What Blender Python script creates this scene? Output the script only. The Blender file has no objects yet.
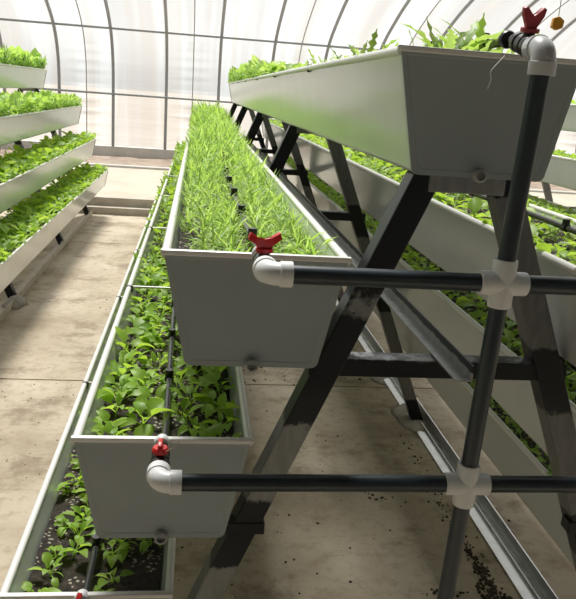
import bpy, bmesh, math, random
from mathutils import Vector, Matrix
R = random.Random(7)
C = bpy.context.scene.collection
H = 1.36                      # eye height above the floor; measured heights below are relative to the eye
def V(x, y, z): return Vector((x, y, z + H))

# ------------------------------------------------------------------ materials
def nodes(name):
    m = bpy.data.materials.new(name); m.use_nodes = True
    nt = m.node_tree; b = nt.nodes['Principled BSDF']
    return m, nt, b
def N(nt, t, **kw):
    n = nt.nodes.new(t)
    for k, v in kw.items(): setattr(n, k, v)
    return n
def ramp(nt, fac, stops):
    r = N(nt, 'ShaderNodeValToRGB'); e = r.color_ramp.elements
    while len(e) < len(stops): e.new(0.5)
    for el, (p, c) in zip(e, stops): el.position = p; el.color = (*c, 1)
    nt.links.new(fac, r.inputs['Fac']); return r.outputs['Color']
def noise(nt, vec, scale, detail=4, rough=0.55):
    n = N(nt, 'ShaderNodeTexNoise'); n.inputs['Scale'].default_value = scale
    n.inputs['Detail'].default_value = detail; n.inputs['Roughness'].default_value = rough
    nt.links.new(vec, n.inputs['Vector']); return n.outputs['Fac']
def mapping(nt, scale, coord='Object'):
    tc = N(nt, 'ShaderNodeTexCoord'); mp = N(nt, 'ShaderNodeMapping'); mp.inputs['Scale'].default_value = scale
    nt.links.new(tc.outputs[coord], mp.inputs['Vector']); return mp.outputs['Vector']
def mixc(nt, fac, a, b):
    mx = N(nt, 'ShaderNodeMix', data_type='RGBA')
    for s, v in ((0, fac), (6, a), (7, b)):
        if hasattr(v, 'links'): nt.links.new(v, mx.inputs[s])
        else: mx.inputs[s].default_value = v if s == 0 else (*v, 1)
    return mx.outputs[2]
def math_(nt, op, a, b=None, c=None):
    n = N(nt, 'ShaderNodeMath', operation=op)
    for i, v in enumerate((a, b, c)):
        if v is None: continue
        if hasattr(v, 'links'): nt.links.new(v, n.inputs[i])
        else: n.inputs[i].default_value = v
    return n.outputs[0]
def bump(nt, b, h, strength=.3, dist=.01):
    n = N(nt, 'ShaderNodeBump'); n.inputs['Strength'].default_value = strength; n.inputs['Distance'].default_value = dist
    nt.links.new(h, n.inputs['Height']); nt.links.new(n.outputs['Normal'], b.inputs['Normal'])
def plain(name, col, rough=.5, metal=0., var=.06, vs=30, spec=.5):
    m, nt, b = nodes(name)
    f = noise(nt, mapping(nt, (1, 1, 1)), vs)
    lo = tuple(c * (1 - var) for c in col); hi = tuple(min(1, c * (1 + var)) for c in col)
    nt.links.new(ramp(nt, f, [(.3, lo), (.7, hi)]), b.inputs['Base Color'])
    b.inputs['Roughness'].default_value = rough; b.inputs['Metallic'].default_value = metal
    b.inputs['Specular IOR Level'].default_value = spec
    return m
M = {}
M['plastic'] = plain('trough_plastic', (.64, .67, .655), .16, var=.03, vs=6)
M['plastic_cap_shaded'] = plain('shaded_end_plastic', (.365, .415, .42), .42, var=.03, vs=9)  # same pale plastic as the body; shade on the ends darkens this colour
M['rim'] = plain('trough_rim_plastic', (.80, .80, .77), .3, var=.02, vs=12)
M['drain'] = plain('drain_plastic', (.42, .43, .42), .45)
M['pipe'] = plain('dark_grey_pipe', (.028, .039, .048), .33, var=.12, vs=40)
M['fitting'] = plain('pale_grey_fitting', (.78, .79, .79), .35, var=.03)
M['fitting_dark'] = plain('mid_grey_fitting', (.56, .57, .59), .35, var=.03)
M['black'] = plain('black_plastic', (.012, .012, .013), .35)
M['black_hose'] = plain('black_hose', (.02, .021, .022), .25)
M['red'] = plain('red_plastic', (.62, .012, .012), .35, var=.08)
M['red_dull'] = plain('dull_red_plastic', (.42, .045, .06), .45, var=.1)
M['orange'] = plain('orange_plastic', (.85, .38, .04), .45)
M['thread'] = plain('white_thread', (.75, .74, .70), .8)
M['straw'] = plain('dry_straw', (.55, .48, .30), .8)
M['white_rod'] = plain('white_rod', (.80, .80, .77), .4)
M['clip'] = plain('grey_clip', (.14, .14, .13), .5)
M['galv'] = plain('galvanised_steel', (.62, .63, .63), .28, .85, var=.12, vs=14)
M['galv_dusty'] = plain('dusty_galvanised_steel', (.52, .47, .40), .7, .1, var=.12, vs=10)
M['hoop'] = plain('hoop_steel', (.27, .285, .295), .5, .2)
M['string'] = plain('film_rope', (.38, .37, .35), .8)
M['brick'] = plain('plastered_wall', (.30, .315, .32), .9, var=.1, vs=4)
M['roofpanel'] = plain('unseen_roof_shade', (.08, .085, .085), .9)  # kept near black so little light bounces onto the trough fronts

def steel(name, base, joints, amount):
    m, nt, b = nodes(name)
    tc = N(nt, 'ShaderNodeTexCoord'); sp = N(nt, 'ShaderNodeSeparateXYZ')
    nt.links.new(tc.outputs['Object'], sp.inputs[0]); z = sp.outputs['Z']
    acc = None
    for zj, w in joints:                       # hand-painted black primer round the welds
        d = math_(nt, 'ABSOLUTE', math_(nt, 'SUBTRACT', z, zj + H))
        t = math_(nt, 'SUBTRACT', 1.0, math_(nt, 'DIVIDE', d, w))
        acc = t if acc is None else math_(nt, 'MAXIMUM', acc, t)
    nz = noise(nt, mapping(nt, (1, 1, 1)), 38, 6, .7)
    big = noise(nt, mapping(nt, (1, 1, 1)), 9, 3)
    s = math_(nt, 'ADD', math_(nt, 'MULTIPLY', acc, 1.6), math_(nt, 'ADD', math_(nt, 'MULTIPLY', nz, .9), math_(nt, 'MULTIPLY', big, amount)))
    mask = N(nt, 'ShaderNodeMapRange'); mask.inputs['From Min'].default_value = .68; mask.inputs['From Max'].default_value = .82
    nt.links.new(s, mask.inputs['Value'])
    grey = ramp(nt, noise(nt, mapping(nt, (6, 6, 1.5)), 14, 5), [(.3, tuple(c * .8 for c in base)), (.7, tuple(c * 1.15 for c in base))])
    nt.links.new(mixc(nt, mask.outputs[0], grey, (.010, .012, .016)), b.inputs['Base Color'])
    b.inputs['Roughness'].default_value = .42; b.inputs['Metallic'].default_value = .25
    bump(nt, b, nz, .15, .002)
    return m
M['steel_dark'] = steel('black_painted_steel', (.27, .28, .27), [(-.10, .24), (-.46, .11), (-.79, .075)], .40)
M['steel_grey'] = steel('grey_painted_steel', (.17, .175, .17), [(-.10, .05), (-.47, .075), (-.80, .06), (-1.30, .06)], .1)
M['steel_plain'] = steel('plain_grey_steel', (.26, .27, .265), [(-3, .1)], .1)
M['steel_bar'] = steel('patchy_painted_steel', (.20, .205, .21), [(-.475, .035)], .72)
M['steel_angle'] = steel('patchy_galvanised_angle', (.42, .43, .43), [(-.395, .03)], .30)

def make_floor_mat():
    m, nt, b = nodes('dusty_concrete')
    v = mapping(nt, (1, 1, 1))
    a = noise(nt, v, 1.7, 6, .6); f = noise(nt, v, 22, 6, .7); g = noise(nt, v, 70, 3, .6)
    base = ramp(nt, a, [(.30, (.34, .285, .205)), (.5, (.49, .425, .33)), (.70, (.60, .535, .44))])
    c = mixc(nt, math_(nt, 'MULTIPLY', ramp_f(nt, f, .50, .66), .55), base, (.30, .24, .17))
    vo = N(nt, 'ShaderNodeTexVoronoi'); vo.inputs['Scale'].default_value = 21; nt.links.new(v, vo.inputs['Vector'])
    dot = math_(nt, 'LESS_THAN', math_(nt, 'ADD', vo.outputs['Distance'], math_(nt, 'MULTIPLY', noise(nt, v, 90, 3), .22)), .19)
    pick = math_(nt, 'GREATER_THAN', noise(nt, v, 5.5, 3), .60)
    c = mixc(nt, math_(nt, 'MULTIPLY', math_(nt, 'MULTIPLY', dot, pick), .75), c, (.075, .055, .04))
    c = mixc(nt, math_(nt, 'MULTIPLY', ramp_f(nt, noise(nt, mapping(nt, (1, 1.25, 1)), 2.6, 8, .72), .52, .62), .62), c, (.20, .155, .105))
    nt.links.new(c, b.inputs['Base Color']); b.inputs['Roughness'].default_value = .85
    b.inputs['Specular IOR Level'].default_value = .25
    bump(nt, b, math_(nt, 'ADD', f, g), .35, .004)
    return m
def ramp_f(nt, f, lo, hi):
    n = N(nt, 'ShaderNodeMapRange'); n.inputs['From Min'].default_value = lo; n.inputs['From Max'].default_value = hi
    nt.links.new(f, n.inputs['Value']); return n.outputs[0]
M['floor'] = make_floor_mat()
def concrete(name, lo, hi, sc=8):
    m, nt, b = nodes(name); v = mapping(nt, (1, 1, 1))
    f = noise(nt, v, sc, 7, .65)
    nt.links.new(ramp(nt, f, [(.3, lo), (.7, hi)]), b.inputs['Base Color']); b.inputs['Roughness'].default_value = .9
    bump(nt, b, noise(nt, v, sc * 6, 4), .4, .006); return m
M['step'] = concrete('step_concrete', (.42, .38, .32), (.58, .53, .46))
M['platform'] = concrete('platform_concrete', (.46, .41, .33), (.60, .545, .45), 3)
M['curb'] = concrete('curb_concrete', (.46, .45, .42), (.60, .58, .54), 4)
M['earth'] = concrete('bare_earth', (.26, .20, .15), (.42, .34, .275), 5)
M['cement'] = concrete('cement_mound', (.30, .275, .24), (.50, .47, .42), 14)
M['outside'] = concrete('outside_ground', (.22, .185, .15), (.30, .26, .22), .3)
def make_soil():
    m, nt, b = nodes('potting_soil'); v = mapping(nt, (1, 1, 1))
    f = noise(nt, v, 60, 6, .7)
    c = ramp(nt, f, [(.35, (.010, .008, .006)), (.55, (.035, .026, .019)), (.75, (.075, .055, .04))])
    vo = N(nt, 'ShaderNodeTexVoronoi'); vo.inputs['Scale'].default_value = 95; nt.links.new(v, vo.inputs['Vector'])
    perl = math_(nt, 'MULTIPLY', math_(nt, 'LESS_THAN', vo.outputs['Distance'], .33), math_(nt, 'GREATER_THAN', noise(nt, v, 9, 3), .49))
    nt.links.new(mixc(nt, math_(nt, 'MULTIPLY', perl, .8), c, (.42, .38, .30)), b.inputs['Base Color'])
    b.inputs['Roughness'].default_value = .95; bump(nt, b, f, .9, .012); return m
M['soil'] = make_soil()
M['crumb'] = concrete('soil_crumb', (.035, .025, .018), (.10, .075, .055), 30)

def leafmat(name, cols, trans=.45, rough=.45):
    m = bpy.data.materials.new(name); m.use_nodes = True; nt = m.node_tree
    b = nt.nodes['Principled BSDF']; out = nt.nodes['Material Output']
    g = N(nt, 'ShaderNodeNewGeometry'); oi = N(nt, 'ShaderNodeObjectInfo')
    r = math_(nt, 'FRACT', math_(nt, 'ADD', g.outputs['Random Per Island'], oi.outputs['Random']))
    n = len(cols)
    col = ramp(nt, r, [(i / (n - 1), c) for i, c in enumerate(cols)])
    nt.links.new(col, b.inputs['Base Color']); b.inputs['Roughness'].default_value = rough
    b.inputs['Specular IOR Level'].default_value = .35
    t = N(nt, 'ShaderNodeBsdfTranslucent')
    hs = N(nt, 'ShaderNodeHueSaturation'); hs.inputs['Hue'].default_value = .485; hs.inputs['Saturation'].default_value = 1.05; hs.inputs['Value'].default_value = 1.75
    nt.links.new(col, hs.inputs['Color']); nt.links.new(hs.outputs[0], t.inputs['Color'])
    mx = N(nt, 'ShaderNodeMixShader'); mx.inputs[0].default_value = trans
    nt.links.new(b.outputs[0], mx.inputs[1]); nt.links.new(t.outputs[0], mx.inputs[2]); nt.links.new(mx.outputs[0], out.inputs['Surface'])
    return m
M['broad'] = leafmat('broad_leaf', [(.20, .37, .04), (.31, .49, .07), (.25, .43, .05), (.38, .56, .10)], .45)
M['broad_dark'] = leafmat('dark_broad_leaf', [(.10, .25, .03), (.17, .37, .045), (.13, .30, .035), (.22, .42, .06)], .42)
M['fine'] = leafmat('fine_leaf', [(.30, .48, .09), (.40, .58, .14), (.25, .43, .08), (.46, .62, .20)], .45)

def make_film():
    m = bpy.data.materials.new('greenhouse_film'); m.use_nodes = True; nt = m.node_tree
    for n in list(nt.nodes):
        if n.type != 'OUTPUT_MATERIAL': nt.nodes.remove(n)
    out = nt.nodes['Material Output']
    v = mapping(nt, (1, 1, 1))
    streak = noise(nt, mapping(nt, (2.3, .12, .12)), 1.0, 4, .6)      # dust streaks running down the film
    clean = ramp(nt, streak, [(.44, (.90, .90, .89)), (.58, (.76, .74, .715))])
    band = noise(nt, mapping(nt, (.9, .02, .02)), 2.2, 2, .4)          # broader yellowed widths of the sheet
    dust = mixc(nt, math_(nt, 'MULTIPLY', ramp_f(nt, band, .53, .57), .6), clean, (.74, .69, .63))
    tr = N(nt, 'ShaderNodeBsdfTransparent'); nt.links.new(dust, tr.inputs['Color'])
    tl = N(nt, 'ShaderNodeBsdfTranslucent'); nt.links.new(mixc(nt, .28, dust, (0, 0, 0)), tl.inputs['Color'])
    gl = N(nt, 'ShaderNodeBsdfDiffuse'); gl.inputs['Color'].default_value = (.85, .84, .82, 1)
    h = noise(nt, mapping(nt, (.5, 3.5, 9)), 1.6, 5, .65)
    bp = N(nt, 'ShaderNodeBump'); bp.inputs['Strength'].default_value = .15; bp.inputs['Distance'].default_value = .05
    nt.links.new(h, bp.inputs['Height']); nt.links.new(bp.outputs[0], tl.inputs['Normal'])
    a = N(nt, 'ShaderNodeMixShader'); a.inputs[0].default_value = .38
    nt.links.new(tr.outputs[0], a.inputs[1]); nt.links.new(tl.outputs[0], a.inputs[2])
    c = N(nt, 'ShaderNodeMixShader'); c.inputs[0].default_value = .10
    nt.links.new(a.outputs[0], c.inputs[1]); nt.links.new(gl.outputs[0], c.inputs[2])
    nt.links.new(c.outputs[0], out.inputs['Surface'])
    return m
M['film'] = make_film()

# ------------------------------------------------------------------ mesh helpers
def obj(name, bm, mat, parent=None, smooth=False, loc=None):
    bmesh.ops.recalc_face_normals(bm, faces=bm.faces)
    me = bpy.data.meshes.new(name); bm.to_mesh(me); bm.free()
    if smooth:
        for p in me.polygons: p.use_smooth = True
    o = bpy.data.objects.new(name, me); C.objects.link(o)
    if mat is not None: me.materials.append(M[mat] if isinstance(mat, str) else mat)
    if parent is not None:
        o.parent = parent
        o.matrix_parent_inverse = Matrix.Translation(parent.location).inverted()
    if smooth == 'auto':
        try: me.set_sharp_from_angle(angle=math.radians(38))
        except Exception: pass
    return o
def tag(o, label=None, cat=None, group=None, kind=None):
    if label: o['label'] = label
    if cat: o['category'] = cat
    if group: o['group'] = group
    if kind: o['kind'] = kind
    return o
def thing(name, loc, label, cat, group=None):
    o = bpy.data.objects.new(name, None); C.objects.link(o); o.location = loc; o.empty_display_size = .05
    return tag(o, label, cat, group)
def box(bm, a, b, bev=0):
    x0, y0, z0 = a; x1, y1, z1 = b
    r = bmesh.ops.create_cube(bm, size=1, matrix=Matrix.Translation(((x0 + x1) / 2, (y0 + y1) / 2, (z0 + z1) / 2)) @ Matrix.Diagonal((abs(x1 - x0), abs(y1 - y0), abs(z1 - z0), 1)))
    if bev:
        es = list({e for v in r['verts'] for e in v.link_edges})
        bmesh.ops.bevel(bm, geom=es, offset=bev, segments=2, affect='EDGES', profile=.5)
def prism(bm, poly, y0, y1, bev=0):
    """poly: (x, z) outline, extruded along y."""
    a = [bm.verts.new((x, y0, z)) for x, z in poly]; b = [bm.verts.new((x, y1, z)) for x, z in poly]
    fs = [bm.faces.new(a), bm.faces.new(b[::-1])]
    n = len(poly)
    for i in range(n): fs.append(bm.faces.new((a[i], b[i], b[(i + 1) % n], a[(i + 1) % n])))
    if bev: bmesh.ops.bevel(bm, geom=list({e for f in fs for e in f.edges}), offset=bev, segments=2, affect='EDGES', profile=.5)
def tube(bm, pts, rad, seg=16, cap=True):
    pts = [Vector(p) for p in pts]; n = len(pts)
    rr = rad if isinstance(rad, (list, tuple)) else [rad] * n
    t0 = (pts[1] - pts[0]).normalized(); up = Vector((0, 0, 1)) if abs(t0.z) < .9 else Vector((1, 0, 0))
    nrm = t0.cross(up).normalized(); rings = []
    for i, p in enumerate(pts):
        if i == 0: t = t0
        elif i == n - 1: t = (pts[i] - pts[i - 1]).normalized()
        else:
            t = (pts[i + 1] - pts[i]).normalized() + (pts[i] - pts[i - 1]).normalized()
            t = t.normalized() if t.length > 1e-6 else (pts[i + 1] - pts[i]).normalized()
        nrm = (nrm - t * nrm.dot(t)).normalized(); bn = t.cross(nrm)
        rings.append([bm.verts.new(p + (nrm * math.cos(2 * math.pi * k / seg) + bn * math.sin(2 * math.pi * k / seg)) * rr[i]) for k in range(seg)])
    for i in range(n - 1):
        for k in range(seg):
            bm.faces.new((rings[i][k], rings[i][(k + 1) % seg], rings[i + 1][(k + 1) % seg], rings[i + 1][k]))
    if cap:
        bm.faces.new(rings[0][::-1]); bm.faces.new(rings[-1])
def steps(bm, axis_pts, prof, seg=24):
    """lathe-like tube along a straight line: prof is [(distance, radius)]."""
    a, b = Vector(axis_pts[0]), Vector(axis_pts[1]); d = (b - a).normalized()
    up = Vector((0, 0, 1)) if abs(d.z) < .9 else Vector((1, 0, 0)); n = d.cross(up).normalized(); q = d.cross(n)
    rings = [[bm.verts.new(a + d * s + (n * math.cos(2 * math.pi * k / seg) + q * math.sin(2 * math.pi * k / seg)) * r) for k in range(seg)] for s, r in prof]
    for i in range(len(rings) - 1):
        for k in range(seg): bm.faces.new((rings[i][k], rings[i][(k + 1) % seg], rings[i + 1][(k + 1) % seg], rings[i + 1][k]))
    bm.faces.new(rings[0][::-1]); bm.faces.new(rings[-1])
def B(): return bmesh.new()

# ------------------------------------------------------------------ the setting
def grid_floor():
    bm = B(); g = .013
    ys = [-2.6, .2, 3.36, 6.6, 8.12]
    for i in range(len(ys) - 1):
        box(bm, (-9, ys[i] + (g if i else 0), -.2), (12, ys[i + 1], 0))
    box(bm, (-9, -2.6, -.3), (12, 8.12, -.012))
    return bm
tag(obj('floor', grid_floor(), 'floor'), kind='structure')
bm = B(); box(bm, (-9, 8.12, -.3), (12, 8.24, .075), .006); tag(obj('trim_1', bm, 'step'), kind='structure')
bm = B(); box(bm, (-9, 8.24, -.3), (12, 8.42, .165), .006); tag(obj('trim_2', bm, 'step'), kind='structure')
bm = B(); box(bm, (-9, 8.42, -.3), (12, 11.4, .160)); tag(obj('floor_platform', bm, 'platform'), kind='structure')
bm = B(); box(bm, (-9, 11.4, -.3), (12, 11.58, .19), .006); tag(obj('trim_3', bm, 'curb'), kind='structure')
bm = B()
nx, ny = 120, 12
vs = [[bm.verts.new((-9 + 21 * i / nx, 11.58 + 1.72 * j / ny, .155 + R.uniform(-.012, .02))) for j in range(ny + 1)] for i in range(nx + 1)]
for i in range(nx):
    for j in range(ny): bm.faces.new((vs[i][j], vs[i + 1][j], vs[i + 1][j + 1], vs[i][j + 1]))
tag(obj('floor_earth', bm, 'earth'), kind='structure')
YW = 13.3
bm = B(); box(bm, (-9, YW - .06, -.2), (12, YW + .12, H - 1.04), .008); tag(obj('baseboard_far', bm, 'curb'), kind='structure')

prof_k = [(YW, -1.04), (YW, -.62), (YW, -.19), (13.22, .36), (12.86, .82), (12.1, 1.19), (11, 1.55), (9, 2.0), (6, 2.36), (3.2, 2.515), (1.7, 2.56)]
def catmull(k, n=7):
    out = []
    for i in range(len(k) - 1):
        p = [Vector(k[max(0, min(len(k) - 1, i + j))]) for j in (-1, 0, 1, 2)]
        for s in range(n):
            t = s / n
            out.append(.5 * (2 * p[1] + (p[2] - p[0]) * t + (2 * p[0] - 5 * p[1] + 4 * p[2] - p[3]) * t * t + (3 * p[1] - p[0] - 3 * p[2] + p[3]) * t ** 3))
    return out + [Vector(k[-1])]
PROF = catmull(prof_k)
def hoop_pts(x, off=0): return [Vector((x, p[0] - off, p[1] + H)) for p in PROF]
# film: sags a little between hoops and is puckered along every rope
bm = B(); X0, X1, dx = -9.0, 12.0, .11
nxf = int((X1 - X0) / dx)
rows = []
fine_prof = catmull([tuple(p) for p in PROF[::2]] + ([tuple(PROF[-1])] if len(PROF) % 2 == 0 else []), 3)
for i in range(nxf + 1):
    x = X0 + i * dx
    ph = ((x + 1.86) / 1.76) % 1.0; near_rope = max(0, 1 - min(ph, 1 - ph) * 1.76 / .42)
    rows.append([bm.verts.new((x, p[0] + .05 + near_rope * (.022 * math.sin(j * 2.9 + 1.7 * math.sin(j * .7)) - .03), p[1] + H + .03 + near_rope * .01 * math.sin(j * 2.3))) for j, p in enumerate(fine_prof)])
for i in range(nxf):
    for j in range(len(fine_prof) - 1): bm.faces.new((rows[i][j], rows[i + 1][j], rows[i + 1][j + 1], rows[i][j + 1]))
tag(obj('wall_far', bm, 'film', smooth=True), kind='structure')
ti = 4
for k in range(-5, 12):
    bm = B(); tube(bm, hoop_pts(-1.42 + .88 * k, .02), .026, 10); tag(obj('trim_%d' % ti, bm, 'hoop', smooth=True), kind='structure'); ti += 1
for k in range(-3, 7):
    bm = B(); tube(bm, hoop_pts(-1.86 + 1.76 * k, -.0), .010, 6); tag(obj('trim_%d' % ti, bm, 'string', smooth=True), kind='structure'); ti += 1
for (y, z) in ((YW - .04, -.175), (12.82, .83), (9.0, 1.97), (5, 2.4)):
    bm = B(); tube(bm, [(-9, y - .02, z + H), (12, y - .02, z + H)], .019, 8); tag(obj('trim_%d' % ti, bm, 'hoop', smooth=True), kind='structure'); ti += 1
# solid north side behind the viewer
bm = B(); box(bm, (-9, -2.75, -.2), (12, -2.5, 3.0)); tag(obj('wall_near', bm, 'brick'), kind='structure')
bm = B(); prism(bm, [(0, 0), (1, 0), (1, 1), (0, 1)], 0, 1); bm.clear()
rl = [(-2.75, 3.0), (-.4, 2.64 + H), (1.8, 2.62 + H), (1.8, 2.72 + H), (-.4, 2.74 + H), (-2.75, 3.12)]  # unseen roof, carried forward over the viewer to dim the trough fronts
va = [bm.verts.new((-9, y, z)) for y, z in rl]; vb = [bm.verts.new((12, y, z)) for y, z in rl]
bm.faces.new(va); bm.faces.new(vb[::-1])
for i in range(6): bm.faces.new((va[i], vb[i], vb[(i + 1) % 6], va[(i + 1) % 6]))
tag(obj('ceiling', bm, 'roofpanel'), kind='structure')
for nm, x0, x1 in (('wall_left', -9.2, -9), ('wall_right', 12, 12.2)):
    bm = B()
    pr = [(-2.75, -.2), (YW, -.2)] + [(p[0], p[1] + H) for p in PROF] + [(-.4, 2.62 + H), (-2.75, 3.0)]
    a = [bm.verts.new((x0, y, z)) for y, z in pr]; b = [bm.verts.new((x1, y, z)) for y, z in pr]
    bm.faces.new(a); bm.faces.new(b[::-1])
    for i in range(len(pr)): bm.faces.new((a[i], b[i], b[(i + 1) % len(pr)], a[(i + 1) % len(pr)]))
    tag(obj(nm, bm, 'brick'), kind='structure')
bm = B(); box(bm, (-150, YW + .12, -.5), (150, 200, -.05)); tag(obj('ground_outside', bm, 'outside'), kind='structure')

# ------------------------------------------------------------------ racks
X4, W, WB, HT = .4508, .30, .219, .1906
TIER = {4: (X4, .0854), 3: (.1033, -.246), 2: (-.0375, -.5716), 1: (-.1665, -.8794)}
def dleg(z): return .225 + .405 * (-.5 - z)
def make_rack(name, cx, frames, y0, y1, label):
    t = thing(name, (cx, y0, 0), label, 'rack')
    hw = .026
    for fi, yf in enumerate(frames):
        for s in (-1, 1):
            bm = B(); zt, zb = -.108, -H + .004
            p = [(cx + s * (dleg(zt) - hw), zt + H), (cx + s * (dleg(zt) + hw), zt + H), (cx + s * (dleg(zb) + hw), zb + H), (cx + s * (dleg(zb) - hw), zb + H)]
            prism(bm, p, yf, yf + .05, .003)
            obj('leg', bm, 'steel_dark' if s < 0 else 'steel_grey', t)
        bm = B(); box(bm, (cx - dleg(-.12) + .005, yf - .004, -.137 + H), (cx + dleg(-.12) - .005, yf + .044, -.1075 + H), .002); obj('top_beam', bm, 'steel_plain', t)
        xo = dleg(-.455) + .034
        bm = B(); box(bm, (cx - xo, yf + .004, -.4715 + H), (cx + xo, yf + .046, -.4385 + H), .002); obj('crossbar', bm, 'steel_bar', t)
        for s in (-1, 1):
            for k in (2, 1):
                zc = TIER[k][1] - HT; xa = dleg(zc) - .031; xb = X4 - TIER[k][0] + WB / 2 - .03
                bm = B(); xs = sorted((cx + s * xa, cx + s * xb))
                box(bm, (xs[0], yf - .002, zc - .026 + H), (xs[1], yf + .03, zc - .0015 + H), .002); obj('bracket', bm, 'steel_dark', t)
    for s in (-1, 1):        # rolled floor channel along the feet
        xc = cx + s * (dleg(-H) + .0)
        bm = B(); w = .036
        pr = [(-w, .002), (w, .002), (w, .050), (w - .004, .050), (w - .004, .006), (.008, .006), (.008, .016), (.004, .016), (.004, .006), (-w, .006)]
        prism(bm, [(xc + s * a, b) for a, b in pr], y0, y1); obj('base_rail', bm, 'galv' if cx > -1 else 'galv_dusty', t)
    bm = B(); zb = -.4375; pr = [(-.0, 0), (.030, 0), (.030, .028), (.027, .028), (.027, .003), (0, .003)]
    prism(bm, [(cx - .010 + a, zb + b + H) for a, b in pr], y0 - .09, y1 - .1); obj('angle_iron', bm, 'steel_angle', t)
    return t
FR = [1.21, 2.95, 4.62, 6.26, 7.86]
make_rack('trough_rack', X4, FR, 1.205, 7.95, 'dark painted steel A-frame rack carrying the near planting troughs behind the grey pipes')
XL, XR = -1.685, 2.77
make_rack('trough_rack', XL, [1.3, 2.93, 4.68, 6.42, 7.98], 1.25, 8.06, 'steel A-frame rack across the bare aisle, its floor rail edging the walkway')
make_rack('trough_rack', XR, [1.25, 2.9, 4.6, 6.2, 7.86], 1.25, 7.95, 'steel A-frame rack farthest behind, beyond the riser pipe')

# cement mounds on the feet
def mound(x, y, r, h, label):
    bm = B(); n = 20; top = bm.verts.new((x, y, h)); prev = None; rings = []
    for j, (f, g) in enumerate(((.35, .95), (.7, .6), (1, .0))):
        rings.append([bm.verts.new((x + r * f * R.uniform(.85, 1.15) * math.cos(2 * math.pi * k / n) * .8, y + r * f * R.uniform(.88, 1.12) * math.sin(2 * math.pi * k / n) * 1.5, max(.001, h * g * R.uniform(.8, 1.2)))) for k in range(n)])
    for k in range(n): bm.faces.new((top, rings[0][k], rings[0][(k + 1) % n]))
    for a, b in zip(rings, rings[1:]):
        for k in range(n): bm.faces.new((a[k], b[k], b[(k + 1) % n], a[(k + 1) % n]))
    bm.faces.new(rings[-1][::-1])
    return tag(obj('cement_mound', bm, 'cement', smooth=True), label, 'cement')
mound(X4 + dleg(-H) - .012, 3.0, .115, .016, 'rough grey cement mound round the foot of the second right leg')
mound(.985, 3.52, .085, .008, 'flat pale cement patch on the floor beside the rail, past the mound')
mound(XL + dleg(-H) + .03, 4.6, .09, .05, 'lump of cement at a leg of the rack across the aisle')
mound(XL + dleg(-H) + .02, 6.42, .045, .04, 'small cement dab on a leg foot farther along the aisle rail')

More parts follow.
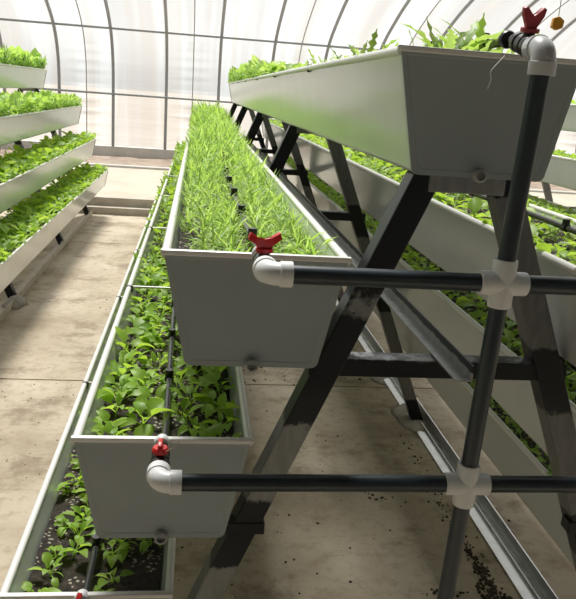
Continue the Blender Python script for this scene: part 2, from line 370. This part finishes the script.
# ------------------------------------------------------------------ troughs
def rtrap(zt, zb, wt, wb, r=.012, inset=0.):
    """rounded-bottom trapezoid outline (x, z), origin at bottom centre."""
    wt -= inset * 2; wb -= inset * 2; zb += inset; zt -= inset
    pts = [(-wt / 2, zt)]
    for i in range(5):
        a = math.pi + i / 4 * math.pi / 2
        pts.append((-wb / 2 + r + r * math.cos(a), zb + r + r * math.sin(a)))
    pts += [(-x, z) for x, z in pts[::-1]]
    return pts
def make_trough(cx, zr, y0, y1, label, soil_drop=.04, group=None, ties=True, caps=True):
    t = thing('planting_trough', (cx, y0, zr - HT + H), label, 'planter', group)
    zb = zr - HT + H; zt = zr + H; th = .005
    bm = B()
    o = rtrap(HT - .004, 0, W - .010, WB); i_ = rtrap(HT - .004, th, W - .010 - 2 * th, WB - 2 * th)
    for prof, fl in ((o, 1), (i_, -1)):
        a = [bm.verts.new((cx + x, y0 + .004, zb + z)) for x, z in prof]; b = [bm.verts.new((cx + x, y1 - .004, zb + z)) for x, z in prof]
        for k in range(len(prof) - 1): bm.faces.new((a[k], b[k], b[k + 1], a[k + 1]))
    obj('body', bm, 'plastic', t, smooth='auto')
    for s in (-1, 1):
        bm = B(); xr = cx + s * (W / 2 - .0045)
        tube(bm, [(xr, y0 - .002, zt - .0065), (xr, y1 + .002, zt - .0065)], .0075, 12); obj('rim', bm, 'rim', t, smooth='auto')
    for yy, d in ((y0, -1), (y1, 1)):
        bm = B(); oo = rtrap(HT - .003, -.001, W - .003, WB + .006, .013); ii = rtrap(HT - .003, -.001, W - .003, WB + .006, .010, .009)
        yf, yb = yy + d * .004, yy - d * .004
        A = [bm.verts.new((cx + x, yf, zb + z)) for x, z in oo]; Bk = [bm.verts.new((cx + x, yb, zb + z)) for x, z in oo]
        I = [bm.verts.new((cx + x, yf, zb + z)) for x, z in ii]; I2 = [bm.verts.new((cx + x * .985, yf - d * .0006, zb + HT / 2 + (z - HT / 2) * .985)) for x, z in ii]
        n = len(oo)
        for k in range(n):
            q = (k + 1) % n
            bm.faces.new((A[k], A[q], I[q], I[k])); bm.faces.new((I[k], I[q], I2[q], I2[k])); bm.faces.new((A[k], Bk[k], Bk[q], A[q]))
        bm.faces.new(I2); bm.faces.new(Bk[::-1])
        obj('end_cap', bm, 'plastic_cap_shaded', t)
        bm = B(); box(bm, (cx - W / 2 - .0035, yy - .006, zt - .008), (cx + W / 2 + .0035, yy + .006, zt + .001), .002); obj('end_lip', bm, 'rim', t)
    bm = B(); steps(bm, ((cx, y0 - .003, zb + .004), (cx, y0 - .03, zb + .004)), [(0, .0115), (.012, .0115), (.013, .0105), (.014, .0075), (.006, .0072)], 20)
    obj('drain_outlet', bm, 'drain', t, smooth='auto')
    # soil, slightly lumpy
    bm = B(); ny = int((y1 - y0) / .05); nx = 9; zs = HT - soil_drop
    half = (WB + (W - .016 - WB) * (zs / HT)) / 2 - th - .002
    g = [[bm.verts.new((cx - half + 2 * half * i / nx, y0 + .006 + (y1 - y0 - .012) * j / ny, zb + zs + R.uniform(-.006, .006))) for j in range(ny + 1)] for i in range(nx + 1)]
    for i in range(nx):
        for j in range(ny): bm.faces.new((g[i][j], g[i + 1][j], g[i + 1][j + 1], g[i][j + 1]))
    obj('soil', bm, 'soil', t, smooth=True)
    if ties:
        y = y0 + 1.0
        while y < y1 - .3:
            bm = B(); tube(bm, [(cx - W / 2 + .01, y, zt - .002), (cx + W / 2 - .01, y, zt - .002)], .0035, 8); obj('tie_rod', bm, 'white_rod', t, smooth='auto')
            for s in (-1, 1):
                bm = B(); xr = cx + s * (W / 2 - .0075); box(bm, (xr - .009, y - .005, zt - .018), (xr + .009, y + .005, zt + .003), .002); obj('rim_clip', bm, 'clip', t)
            y += .98
    return t
YE = 7.95
LAB = {
 'T4': 'pale trough on the very top of the near rack, above eye level',
 'T3': 'grey trough full of fine sprouts with the bright red butterfly valve at its end',
 'T2': 'grey trough of leafy seedlings, second from the floor, with the small red valve facing up',
 'T1': 'lowest trough of the near rack, on the aisle side, its dark soil partly bare',
 'T3R': 'pale trough on the far side of the near rack, just below the top one',
 'T2R': 'pale trough behind the cross fitting, middle of the near rack far side',
 'T1R': 'pale trough close to the floor behind the galvanised floor rail',
 'L4': 'topmost trough of the rack across the aisle, by the film wall',
 'L3': 'second trough from the top of the rack across the aisle, full of pale sprouts',
 'L2': 'third trough from the top of the rack across the aisle, with dark leafy plants',
 'L1': 'lowest trough across the aisle, above the rail and the bare concrete walkway',
 'R4': 'topmost trough of the farthest rack, behind the top elbow',
 'R3': 'white trough of the farthest rack showing just past the riser pipe',
 'R2': 'low trough of the farthest rack, mostly hidden below the white one',
}
TR = {}
def tr(key, cx, tier, y0, y1, **kw):
    TR[key] = (cx, TIER[tier][1], y0, y1, kw.get('soil_drop', .04)); make_trough(cx, TIER[tier][1], y0, y1, LAB[key], **kw)
tr('T4', X4, 4, 1.17, YE, soil_drop=.035, ties=True)
tr('T3', TIER[3][0], 3, 1.165, YE, soil_drop=.034, ties=False)
tr('T2', TIER[2][0], 2, 1.165, YE, soil_drop=.05)
tr('T1', TIER[1][0], 1, 1.165, YE, soil_drop=.055)
tr('T3R', 2 * X4 - TIER[3][0], 3, 1.165, YE, soil_drop=.035, ties=False)
tr('T2R', 2 * X4 - TIER[2][0], 2, 1.165, YE, ties=False)
tr('T1R', 2 * X4 - TIER[1][0], 1, 1.165, YE, ties=False)
for k in (4, 3, 2, 1): tr('L%d' % k, XL + X4 - TIER[k][0], k, 1.2, 8.18, ties=False, soil_drop=.03)
for k in (4, 3, 2): tr('R%d' % k, XR - (X4 - TIER[k][0]), k, 1.2, YE, ties=False, soil_drop=.03)

# ------------------------------------------------------------------ irrigation pipes
YP = 1.025; RP = .0136; RF = .0172
RX = .449
def rx(z): return .4475 + .0275 * (z + .577)
ZP = {3: -.2445, 2: -.577, 1: -.884}
t = thing('irrigation_manifold', (RX, YP, 0), 'dark grey pipe manifold with pale fittings and red valves in front of the troughs', 'pipes')
ZT4 = .087
def fit_cross(z):
    bm = B(); q = rx(z)
    for d in ((1, 0), (0, 1)):
        a = Vector((q - .036 * d[0], YP, z + H - .036 * d[1])); b = Vector((q + .036 * d[0], YP, z + H + .036 * d[1]))
        steps(bm, (a, b), [(0, RP + .0005), (0, RF), (.002, RF + .0006), (.072 - .002, RF + .0006), (.072, RF), (.072, RP + .0005)], 28)
    obj('cross_fitting', bm, 'fitting', t, smooth='auto')
def pipe(name, a, b):
    bm = B(); tube(bm, [a, b], RP, 24); obj(name, bm, 'pipe', t, smooth='auto')
def elbow(corner, d1, d2, mat):
    """corner: where the two axes meet; d1, d2 point along the two sockets."""
    c = Vector(corner); d1 = Vector(d1); d2 = Vector(d2); r = .019
    pts = []; rad = []
    for s, q in ((.036, RF + .0012), (.034, RF + .0016), (.0185, RF + .0016), (.0182, RF)): pts.append(c + d1 * s); rad.append(q)
    for i in range(1, 8):
        a = i / 8 * math.pi / 2
        pts.append(c + d1 * (r - r * math.sin(a)) + d2 * (r - r * math.cos(a))); rad.append(RF - .0002)
    for s, q in ((.0182, RF), (.0185, RF + .0016), (.034, RF + .0016), (.036, RF + .0012)): pts.append(c + d2 * s); rad.append(q)
    bm = B(); tube(bm, pts, rad, 28); obj('elbow', bm, mat, t, smooth='auto')
def wing_poly(narrow=False):
    half = [(0, -.004), (.008, -.004), (.009, .004), (.0165, .013), (.0180, .0235), (.0125, .0260), (.0055, .0165), (0, .0125)] if narrow else \
           [(0, -.004), (.011, -.004), (.0125, .003), (.0265, .0105), (.0230, .0215), (.0105, .0120), (0, .0098)]
    return half + [(-x, z) for x, z in half[-2:0:-1]]
def valve(x, z, y0, ang, mat, flat=False, sc=1.0, tilt=0.):
    """black ball valve along +y starting at the elbow, with a red handle turned by ang about its stem."""
    bm = B(); c0 = Vector((x, y0, z + H)); c1 = Vector((x, y0 + .1, z + H))
    steps(bm, (c0, c1), [(0, .0145), (.006, .0165), (.022, .0165), (.024, .0125), (.030, .0125), (.031, .0150), (.044, .0150), (.045, .0122), (.052, .0122), (.053, .0148), (.064, .0148), (.066, .010), (.082, .0085)], 20)
    tube(bm, [(x, y0 + .032, z + H + .008), (x, y0 + .032, z + H + .021)], .0085, 14)
    if tilt: bmesh.ops.rotate(bm, verts=bm.verts, cent=c0, matrix=Matrix.Rotation(tilt, 3, 'X'))
    v = obj('valve', bm, 'black', t, smooth='auto')
    bm = B()
    tube(bm, [(0, 0, .018), (0, 0, .0235)], .0135, 18)
    if flat:
        prism(bm, [(-.0185, .023), (.0185, .023), (.015, .035), (.006, .038), (-.006, .038), (-.015, .035)], -.0038, .0038, .0012)
        tube(bm, [(0, 0, .0235), (0, 0, .027)], [.0135, .011], 18)
    else:
        prism(bm, [(px, pz + .0265) for px, pz in wing_poly(sc < 1)], -.0042, .0042, .0012)
    bmesh.ops.rotate(bm, verts=bm.verts, cent=(0, 0, 0), matrix=Matrix.Rotation(ang, 3, 'Z'))
    bmesh.ops.translate(bm, verts=bm.verts, vec=(x, y0 + .032, z + H))
    if tilt: bmesh.ops.rotate(bm, verts=bm.verts, cent=c0, matrix=Matrix.Rotation(tilt, 3, 'X'))
    h = obj('handle', bm, mat, smooth='auto')
    h.parent = v
    h.matrix_parent_inverse = Matrix.Translation(t.location).inverted() @ Matrix.Identity(4)
    h.matrix_parent_inverse = v.matrix_parent_inverse.copy().inverted() @ v.matrix_parent_inverse
    tag(h, label='red plastic handle')
    return v
for k in (3, 2, 1): fit_cross(ZP[k])
zz = [ZT4 + H - .02, ZP[3] + H + .02, ZP[3] + H - .02, ZP[2] + H + .02, ZP[2] + H - .02, ZP[1] + H + .02, ZP[1] + H - .02, .004]
for a, b in zip(zz[::2], zz[1::2]): pipe('riser_pipe', (rx(a - H), YP, a), (rx(b - H), YP, b))
elbow((rx(ZT4), YP, ZT4 + H), (0, 0, -1), (0, 1, 0), 'fitting_dark')
valve(rx(ZT4), ZT4, YP + .032, math.radians(8), 'red_dull', sc=.86, tilt=math.radians(12))
VX = {3: .106, 2: -.040, 1: -.174}
for k in (3, 2, 1):
    pipe('branch_pipe', (VX[k] + .02, YP, ZP[k] + H), (RX - .02, YP, ZP[k] + H))
    xr = 2 * RX - VX[k]
    pipe('branch_pipe', (RX + .02, YP, ZP[k] + H), (xr - .02, YP, ZP[k] + H))
    elbow((VX[k], YP, ZP[k] + H), (1, 0, 0), (0, 1, 0), 'fitting'); elbow((xr, YP, ZP[k] + H), (-1, 0, 0), (0, 1, 0), 'fitting')
    valve(VX[k], ZP[k], YP + .032, math.radians({3: 14, 2: 90, 1: 80}[k]), 'red' if k != 2 else 'red', flat=(k == 2))
    valve(xr, ZP[k], YP + .032, math.radians(90), 'red', flat=True)
# drip lines
DRIP = {'T4': 'black drip hose along the top trough, hardly showing above its rim',
        'T3': 'black drip hose with emitters among the fine sprouts',
        'T2': 'black drip hose down the middle of the second lowest trough',
        'T1': 'black drip hose over bare soil in the lowest near trough',
        'T3R': 'black drip hose crossing the plants behind the riser pipe',
        'T2R': 'black drip hose in the middle trough on the far side of the near rack'}
def drip(key, x, z, em0, gap=.29, drop=.0):
    cx, zr, y0, y1, sd = TR[key]
    d = thing('drip_hose', (x, y0, z + H), DRIP[key], 'hose')
    ys = [YP + .112]; 
    while ys[-1] < y1 - .1: ys.append(ys[-1] + .12)
    bm = B(); pts = []
    for y in ys:
        f = max(0, 1 - (y - ys[0]) / .5)
        pts.append((x + .006 * math.sin(y * 2.1), y, z + H - drop * (1 - f * f) + .003 * math.sin(y * 4.3)))
    tube(bm, pts, .0068, 10); obj('hose', bm, 'black_hose', d, smooth='auto')
    y = em0; n = 0
    while y < min(y1 - .2, em0 + 5):
        bm = B(); xx = x + .006 * math.sin(y * 2.1); f = max(0, 1 - (y - ys[0]) / .5); zc = z + H - drop * (1 - f * f) + .003 * math.sin(y * 4.3)
        tube(bm, [(xx, y - .010, zc), (xx, y + .010, zc)], .0095, 12)
        tube(bm, [(xx, y, zc), (xx, y, zc + .019)], [.009, .0085], 12)
        obj('emitter', bm, 'black', d, smooth='auto'); y += gap
    bm = B(); steps(bm, ((x, y0 - .014, z + H), (x, y0 + .02, z + H)), [(0, .0115), (.003, .0135), (.008, .0135), (.010, .0115), (.02, .0105)], 18)
    obj('grommet', bm, 'black' if key == 'T4' else 'fitting', d, smooth='auto')
drip('T4', rx(ZT4), ZT4 + .019, 1.27); drip('T3', VX[3], ZP[3], 1.35, .295, .016); drip('T2', VX[2], ZP[2], 1.48, .27, .012); drip('T1', VX[1], ZP[1], 1.345, .30, .02)
drip('T3R', 2 * RX - VX[3] + .03, ZP[3] + .005, 1.56, .29); drip('T2R', 2 * RX - VX[2], ZP[2], 1.5, .29, .012)

# ------------------------------------------------------------------ plants
def leaf(bm, base, az, el, L, w, curl, n=5, fold=.25, shape='ovate', petiole=.35, tw=0.):
    """one leaf: petiole and folded blade, arching outward from base."""
    d = Vector((math.cos(az), math.sin(az), 0)); side = Vector((-math.sin(az), math.cos(az), 0))
    p = Vector(base); e = el; pts = [p.copy()]; es = [e]
    np_ = 2 if petiole > 0 else 0
    m = np_ + n
    for i in range(m):
        s = L * (petiole / np_ if i < np_ else (1 - petiole) / n) if np_ else L / n
        e -= curl / m
        p = p + (d * math.cos(e) + Vector((0, 0, 1)) * math.sin(e)) * s; pts.append(p.copy()); es.append(e)
    prev = None
    for i in range(m + 1):
        if i < np_: hw = w * .055
        else:
            t = (i - np_) / n
            if shape == 'ovate': hw = w * .5 * (max(.0, math.sin(math.pi * min(1, t ** .72 * .97 + .03))) ** .8)
            elif shape == 'blade': hw = w * .5 * (1 - t) ** .45 if t > .25 else w * .5 * (.55 + 1.6 * t)
            else: hw = w * .5 * (math.sin(math.pi * (.06 + .92 * t)) ** .7) * (1 + .5 * (1 if i % 2 else -1) * (0 < t < .95))
            hw = max(hw, w * .03)
        nrm = d * -math.sin(es[i]) + Vector((0, 0, 1)) * math.cos(es[i])
        sd = (side * math.cos(tw) + nrm * math.sin(tw))
        l = bm.verts.new(pts[i] + sd * hw + nrm * hw * fold); r = bm.verts.new(pts[i] - sd * hw + nrm * hw * fold); c = bm.verts.new(pts[i])
        if prev:
            bm.faces.new((prev[0], l, c, prev[2])); bm.faces.new((prev[2], c, r, prev[1]))
        prev = (l, r, c)
def broad(bm, o, rnd, size=1.0, lod=5, nl=None):
    o = Vector(o); n = nl or rnd.randint(6, 9); az = rnd.uniform(0, 6.28)
    h = rnd.uniform(.008, .018) * size
    if lod >= 5: tube(bm, [o, o + Vector((rnd.uniform(-.003, .003), rnd.uniform(-.003, .003), h))], [.0022 * size, .0016 * size], 5)
    for i in range(n):
        az += 2.4 + rnd.uniform(-.35, .35); inner = i / n
        L = size * rnd.uniform(.042, .074) * (1.08 - .4 * inner)
        leaf(bm, o + Vector((0, 0, h * (.5 + .5 * inner))), az, rnd.uniform(.6, 1.2) + .25 * inner, L, L * rnd.uniform(.28, .47), rnd.uniform(.6, 2.1), lod if lod < 6 else 5, rnd.uniform(.15, .6), 'ovate', rnd.uniform(.30, .42), rnd.uniform(-.55, .55))
def fine(bm, o, rnd, size=1.0, n=None, seg=3):
    o = Vector(o); az = rnd.uniform(0, 6.28)
    for i in range(n or rnd.randint(9, 12)):
        az += 2.4 + rnd.uniform(-.5, .5); L = size * rnd.choice((.034, .045, .06)) * rnd.uniform(.85, 1.2)
        leaf(bm, o + Vector((rnd.uniform(-.004, .004), rnd.uniform(-.004, .004), 0)), az, rnd.uniform(.8, 1.45), L, size * rnd.uniform(.0034, .0062), rnd.uniform(.3, 2.5), seg, .2, 'blade', 0, rnd.uniform(-.5, .5))
def cress(bm, o, rnd, size=1.0, n=5, seg=3):
    o = Vector(o); az = rnd.uniform(0, 6.28)
    for i in range(n):
        az += 2.4 + rnd.uniform(-.6, .6); L = size * rnd.uniform(.034, .062)
        leaf(bm, o + Vector((rnd.uniform(-.006, .006), rnd.uniform(-.006, .006), 0)), az, rnd.uniform(1.1, 1.5), L, L * rnd.uniform(.26, .38), rnd.uniform(.5, 1.9), seg, .2, 'ovate', .55, rnd.uniform(-.6, .6))
def confine(p, key):
    # leaves lean on the trough walls instead of passing through them
    cx, zr, ya, yb, sd = TR[key]; zb = zr - HT + H
    hw = (WB + (W - .010 - WB) * min(1, max(0, (p.z - zb) / HT))) / 2 - .009
    if p.z < zr + H + .002:
        p.x = max(cx - hw, min(cx + hw, p.x)); p.y = max(ya + .010, min(yb - .010, p.y))
    else:
        p.x = max(cx - hw - .022, min(cx + hw + .022, p.x)); p.y = max(ya - .004, p.y)
    return p
def sprig(bm, o, rnd, size=1.0):
    """taller lobed rocket-like leaves at the front of the top trough."""
    o = Vector(o); az = rnd.uniform(0, 6.28)
    for i in range(rnd.randint(3, 5)):
        az += 2.4; L = size * rnd.uniform(.065, .105)
        leaf(bm, o, az, rnd.uniform(1.2, 1.5), L, L * .125, rnd.uniform(.2, 1.5), 9, .2, 'lobed', .22, rnd.uniform(-.4, .4))
def variants(name, fn, n, mat, **kw):
    out = []
    for i in range(n):
        bm = B(); fn(bm, (0, 0, 0), random.Random(100 + i), **kw)
        me = bpy.data.meshes.new(name); bm.to_mesh(me); bm.free(); me.materials.append(M[mat])
        for p in me.polygons: p.use_smooth = True
        out.append(me)
    return out
def place(name, me, loc, rz, s, label, cat, group, key):
    o = bpy.data.objects.new(name, me); C.objects.link(o); o.location = loc; o.rotation_euler = (R.uniform(-.12, .12), R.uniform(-.12, .12), rz); o.scale = (s, s, s)
    mw = Matrix.LocRotScale(o.location, o.rotation_euler, o.scale); inv = mw.inverted()
    new = [confine(mw @ v.co, key) for v in me.vertices]
    if any((mw @ v.co - q).length > 1e-5 for v, q in zip(me.vertices, new)):
        o.data = me.copy()
        for v, q in zip(o.data.vertices, new): v.co = inv @ q
    return tag(o, label, cat, group)
def inner_half(key): return W / 2 - .03
def soil_z(key): return TR[key][1] - TR[key][4] + H
broad_me = variants('leafy_seedling', broad, 12, 'broad'); fine_me = variants('sprout_tuft', fine, 12, 'fine'); sprig_me = variants('lobed_sprig', sprig, 8, 'fine')

def spots(y0, y1, half, sp, jit=.35):
    out = []; y = y0
    while y < y1:
        n = max(2, int(2 * half / sp)); 
        for i in range(n + 1):
            out.append((-half + 2 * half * i / n + R.uniform(-jit, jit) * sp, y + R.uniform(-jit, jit) * sp))
        y += sp
    return out
def clampx(x, half): return max(-half, min(half, x))
# individually placed seedlings in the two near leafy troughs
def near_rows(key, y1, sp, size, label, group, avoid_x, skip=0.0):
    cx, zr, y0, ye, sd = TR[key]; half = inner_half(key) - .018
    for (x, y) in spots(y0 + .05, y1, half, sp, .33):
        x = clampx(x, half); y = max(y, y0 + .04)
        if abs(cx + x - avoid_x) < .016: x += .03 if x > avoid_x - cx else -.03
        if R.random() < skip * max(0, 1 - (y - y0) / .9): continue
        place('leafy_seedling', R.choice(broad_me), (cx + x, y, soil_z(key) - .004), R.uniform(0, 6.28), size * R.uniform(.8, 1.25), label, 'seedling', group, key)
near_rows('T1', 2.75, .062, .78, 'young leafy seedling rooted in the lowest trough beside the aisle, near its front', 'seedlings in the front of the lowest trough', VX[1], .45)
near_rows('T2', 2.95, .062, 1.0, 'leafy seedling with rounded leaves in the trough second from the floor, near its front', 'seedlings in the front of the second lowest trough', VX[2], .12)
def fine_rows(key, y1, sp, size, label, group, avoid_x):
    cx, zr, y0, ye, sd = TR[key]; half = inner_half(key) - .002
    for (x, y) in spots(y0 + .035, y1, half, sp, .4):
        x = clampx(x, half); y = max(y, y0 + .03)
        if abs(cx + x - avoid_x) < .012: x += .022 if x > avoid_x - cx else -.022
        if x < -half + .03 and y < 1.45 and R.random() < .8: continue
        place('sprout_tuft', R.choice(fine_me), (cx + x, y, soil_z(key) - .003), R.uniform(0, 6.28), size * R.uniform(.75, 1.2), label, 'sprouts', group, key)
fine_rows('T3', 1.92, .0275, 1.0, 'fine-leaved sprout tuft at the front of the trough behind the bright red valve', 'sprout tufts at the front of the middle trough', VX[3])
# tall sprigs showing over the rim of the top trough
cx, zr, y0, ye, sd = TR['T4']
for x, y, s in [(-.10, 1.24, .8), (-.065, 1.26, .85), (-.045, 1.25, 1.25), (-.02, 1.27, 1.35), (.0, 1.25, 1.2), (-.03, 1.34, 1.3), (.05, 1.3, 1.1), (.09, 1.3, .9), (-.11, 1.36, .7), (-.125, 1.5, 1.0), (-.12, 1.62, .85), (-.12, 1.76, .9), (-.115, 1.9, .9), (-.125, 2.02, .8), (-.12, 2.15, 1.0), (-.125, 2.28, .8), (-.12, 2.42, .9), (0, 1.55, .9), (.08, 1.6, .9), (-.04, 1.8, .9), (.07, 2.0, .9)]:
    place('lobed_sprig', R.choice(sprig_me), (cx + x, y, soil_z('T4')), R.uniform(0, 6.28), s, 'lobed green sprig standing over the rim of the top trough', 'sprig', 'sprigs in the top trough', 'T4')
# the crops nobody could count
def crop(key, kind, y0, y1, sp, size, mat, label, lod=3, nl=5, grow=0.0, right=False):
    cx, zr, ya, yb, sd = TR[key]; half = inner_half(key) - (.012 if kind == 'broad' else 0); bm = B(); y = y0
    while y < y1:
        n = max(2, int(2 * half / sp))
        for i in range(n + 1):
            x = clampx(-half + 2 * half * i / n + R.uniform(-.35, .35) * sp, half); yy = min(max(y + R.uniform(-.35, .35) * sp, ya + .035), yb - .03)
            s = size * R.uniform(.75, 1.25) * (1 + grow * (yy - y0))
            o = (cx + x, yy, soil_z(key) - .004)
            if kind == 'broad': broad(bm, o, R, s, lod, nl)
            elif kind == 'cress': cress(bm, o, R, s, nl, lod)
            else: fine(bm, o, R, s, nl, lod)
        y += sp
    for v in bm.verts: v.co = confine(v.co.copy(), key)
    me_o = obj('leafy_crop' if kind == 'broad' else 'sprout_crop', bm, mat, smooth=True)
    return tag(me_o, label, 'crop', kind='stuff')
crop('T1', 'broad', 2.8, YE, .062, .95, 'broad', 'leafy crop filling the far part of the lowest near trough along the aisle', grow=.30)
crop('T2', 'broad', 3.0, YE, .064, 1.1, 'broad', 'leafy crop filling the far part of the second lowest near trough', grow=.24)
crop('T3', 'fine', 1.94, YE, .028, 1.05, 'fine', 'dense bright sprouts filling the middle trough back to the film wall', 3, 10, .34)
crop('T4', 'cress', 4.0, YE, .040, 2.6, 'fine', 'sprouts standing over the far rim of the top trough', 2, 6, .06)
crop('T3R', 'broad', 1.22, YE, .06, 1.05, 'broad', 'leafy crop in the far side trough just under the top trough')
crop('T2R', 'broad', 1.22, YE, .058, 1.15, 'broad', 'leafy crop in the far side trough behind the cross fittings')
crop('T1R', 'broad', 1.22, YE, .058, 1.05, 'broad', 'leafy crop in the far side trough nearest the floor')
crop('L4', 'cress', 1.3, 8.14, .042, 3.4, 'fine', 'pale sprouts topping the highest trough across the aisle', 2, 7)
crop('L3', 'cress', 1.3, 8.14, .042, 2.9, 'fine', 'pale sprouts in the second highest trough across the aisle', 2, 6)
crop('L2', 'broad', 1.3, 8.14, .062, 2.0, 'broad', 'dark leafy plants in the third trough down across the aisle')
crop('L1', 'broad', 1.3, 8.14, .058, 1.75, 'broad', 'leafy plants in the lowest trough across the aisle')
crop('R4', 'broad', 1.5, 7.9, .065, 1.2, 'broad', 'leafy crop in the highest trough of the farthest rack')
crop('R3', 'broad', 1.5, 7.9, .065, 1.1, 'broad', 'leafy crop in the white trough past the riser pipe')
crop('R2', 'broad', 1.5, 7.9, .065, 1.1, 'broad', 'leafy crop low in the farthest rack')

# ------------------------------------------------------------------ small things
def wire(name, pts, r, mat, label, cat):
    bm = B(); tube(bm, catm3(pts), r, 5); return tag(obj(name, bm, mat, smooth=True), label, cat)
def catm3(k, n=5):
    k = [Vector(p) for p in k]; out = []
    for i in range(len(k) - 1):
        p = [k[max(0, min(len(k) - 1, i + j))] for j in (-1, 0, 1, 2)]
        for s in range(n):
            t_ = s / n; out.append(.5 * (2 * p[1] + (p[2] - p[0]) * t_ + (2 * p[0] - 5 * p[1] + 4 * p[2] - p[3]) * t_ * t_ + (3 * p[1] - p[0] - 3 * p[2] + p[3]) * t_ ** 3))
    return out + [k[-1]]
wire('thread', [(RX - .014, YP + .062, ZT4 + H - .010), (RX - .028, YP + .05, ZT4 + H - .022), (RX - .040, YP + .04, ZT4 + H - .034), (RX - .038, YP + .04, ZT4 + H - .044), (RX - .041, YP + .04, ZT4 + H - .058)], .0007, 'thread', 'frayed white thread dangling from the top valve', 'thread')
wire('straw', [(VX[2] + .006, YP + .055, ZP[2] + H + .022), (VX[2] + .02, YP + .055, ZP[2] + H + .030), (VX[2] + .030, YP + .055, ZP[2] + H + .042)], .0008, 'straw', 'dry straw stuck on the small red valve', 'straw')
# soil crumbs swept against the rail
bm = B(); rr = random.Random(5)
def crumb(x, y, r):
    n0 = len(bm.verts); g = bmesh.ops.create_icosphere(bm, subdivisions=1, radius=r)
    for v in g['verts']: v.co = Vector((v.co.x * rr.uniform(.7, 1.3), v.co.y * rr.uniform(.7, 1.4), max(v.co.z * rr.uniform(.5, .9), -.3 * r))) + Vector((x, y, r * .28))
for (x, y, sx, sy, n, r) in [(.875, 1.62, .016, .05, 90, .007), (.84, 1.55, .012, .015, 40, .006), (.80, 1.50, .012, .012, 40, .006), (.79, 1.60, .010, .010, 30, .005), (.915, 1.86, .014, .12, 130, .006), (.90, 1.75, .02, .05, 60, .007), (.915, 2.25, .012, .2, 80, .004), (.76, 1.78, .04, .012, 30, .005), (.70, 2.3, .03, .02, 14, .005), (.36, 3.5, .3, .12, 34, .006), (.5, 2.6, .4, .5, 60, .004), (.3, 2.0, .3, .3, 40, .004), (-.62, 3.2, .25, .12, 40, .0028), (-.7, 2.5, .25, .2, 60, .0028), (-.55, 5.2, .3, .6, 30, .004), (1.06, 1.8, .03, .3, 16, .005)]:
    for _ in range(n): crumb(rr.gauss(x, sx), rr.gauss(y, sy), r * rr.uniform(.4, 1.3))
tag(obj('soil_crumbs', bm, 'crumb'), 'dark soil crumbs scattered over the concrete beside the rail', 'soil', kind='stuff')
# orange clip on a string
t = thing('hanging_clip', (.93, 2.0, .23 + H), 'small orange clip hanging on a thin string beyond the top elbow', 'clip')
bm = B(); prism(bm, [(.915, .222 + H), (.930, .215 + H), (.946, .222 + H), (.948, .240 + H), (.934, .250 + H), (.918, .246 + H)], 1.992, 2.008, .003); obj('clip_body', bm, 'orange', t)
bm = B(); tube(bm, [(.932, 2.0, .248 + H), (.934, 2.0, 2.52 + H)], .0012, 5); obj('string', bm, 'thread', t)

# ------------------------------------------------------------------ light and camera
w = bpy.data.worlds.new('World'); bpy.context.scene.world = w; w.use_nodes = True
bg = w.node_tree.nodes['Background']; bg.inputs['Color'].default_value = (.87, .955, 1.0, 1); bg.inputs['Strength'].default_value = .42
sun = bpy.data.lights.new('sun', 'SUN'); sun.energy = 8.5; sun.angle = math.radians(14); sun.color = (1, .985, .955)
so = bpy.data.objects.new('sun', sun); C.objects.link(so)
sd = Vector((.10, -.62, -1.0)).normalized()
so.rotation_euler = sd.to_track_quat('-Z', 'Y').to_euler(); so.location = (0, 20, 20)

cam = bpy.data.cameras.new('camera'); co = bpy.data.objects.new('camera', cam); C.objects.link(co)
yaw, pitch, roll = .135200, .278354, .073133
f = Vector((math.sin(yaw) * math.cos(pitch), math.cos(yaw) * math.cos(pitch), -math.sin(pitch)))
r = Vector((math.cos(yaw), -math.sin(yaw), 0)); u = r.cross(f)
r2 = r * math.cos(roll) + u * math.sin(roll); u2 = u * math.cos(roll) - r * math.sin(roll)
mt = Matrix(((r2.x, u2.x, -f.x, 0), (r2.y, u2.y, -f.y, 0), (r2.z, u2.z, -f.z, H), (0, 0, 0, 1)))
co.matrix_world = mt
cam.sensor_fit = 'HORIZONTAL'; cam.sensor_width = 36; cam.lens = 743.764 / 576 * 36; cam.shift_y = 9.33 / 576
cam.clip_start = .01; cam.clip_end = 500
sc = bpy.context.scene; sc.camera = co
sc.view_settings.view_transform = 'Standard'; sc.view_settings.look = 'None'; sc.view_settings.gamma = 1; sc.view_settings.use_curve_mapping = False
sc.view_settings.exposure = 0.3
sc.cycles.max_bounces = 12; sc.cycles.diffuse_bounces = 6; sc.cycles.transmission_bounces = 8; sc.cycles.transparent_max_bounces = 16
sc.cycles.use_denoising = True
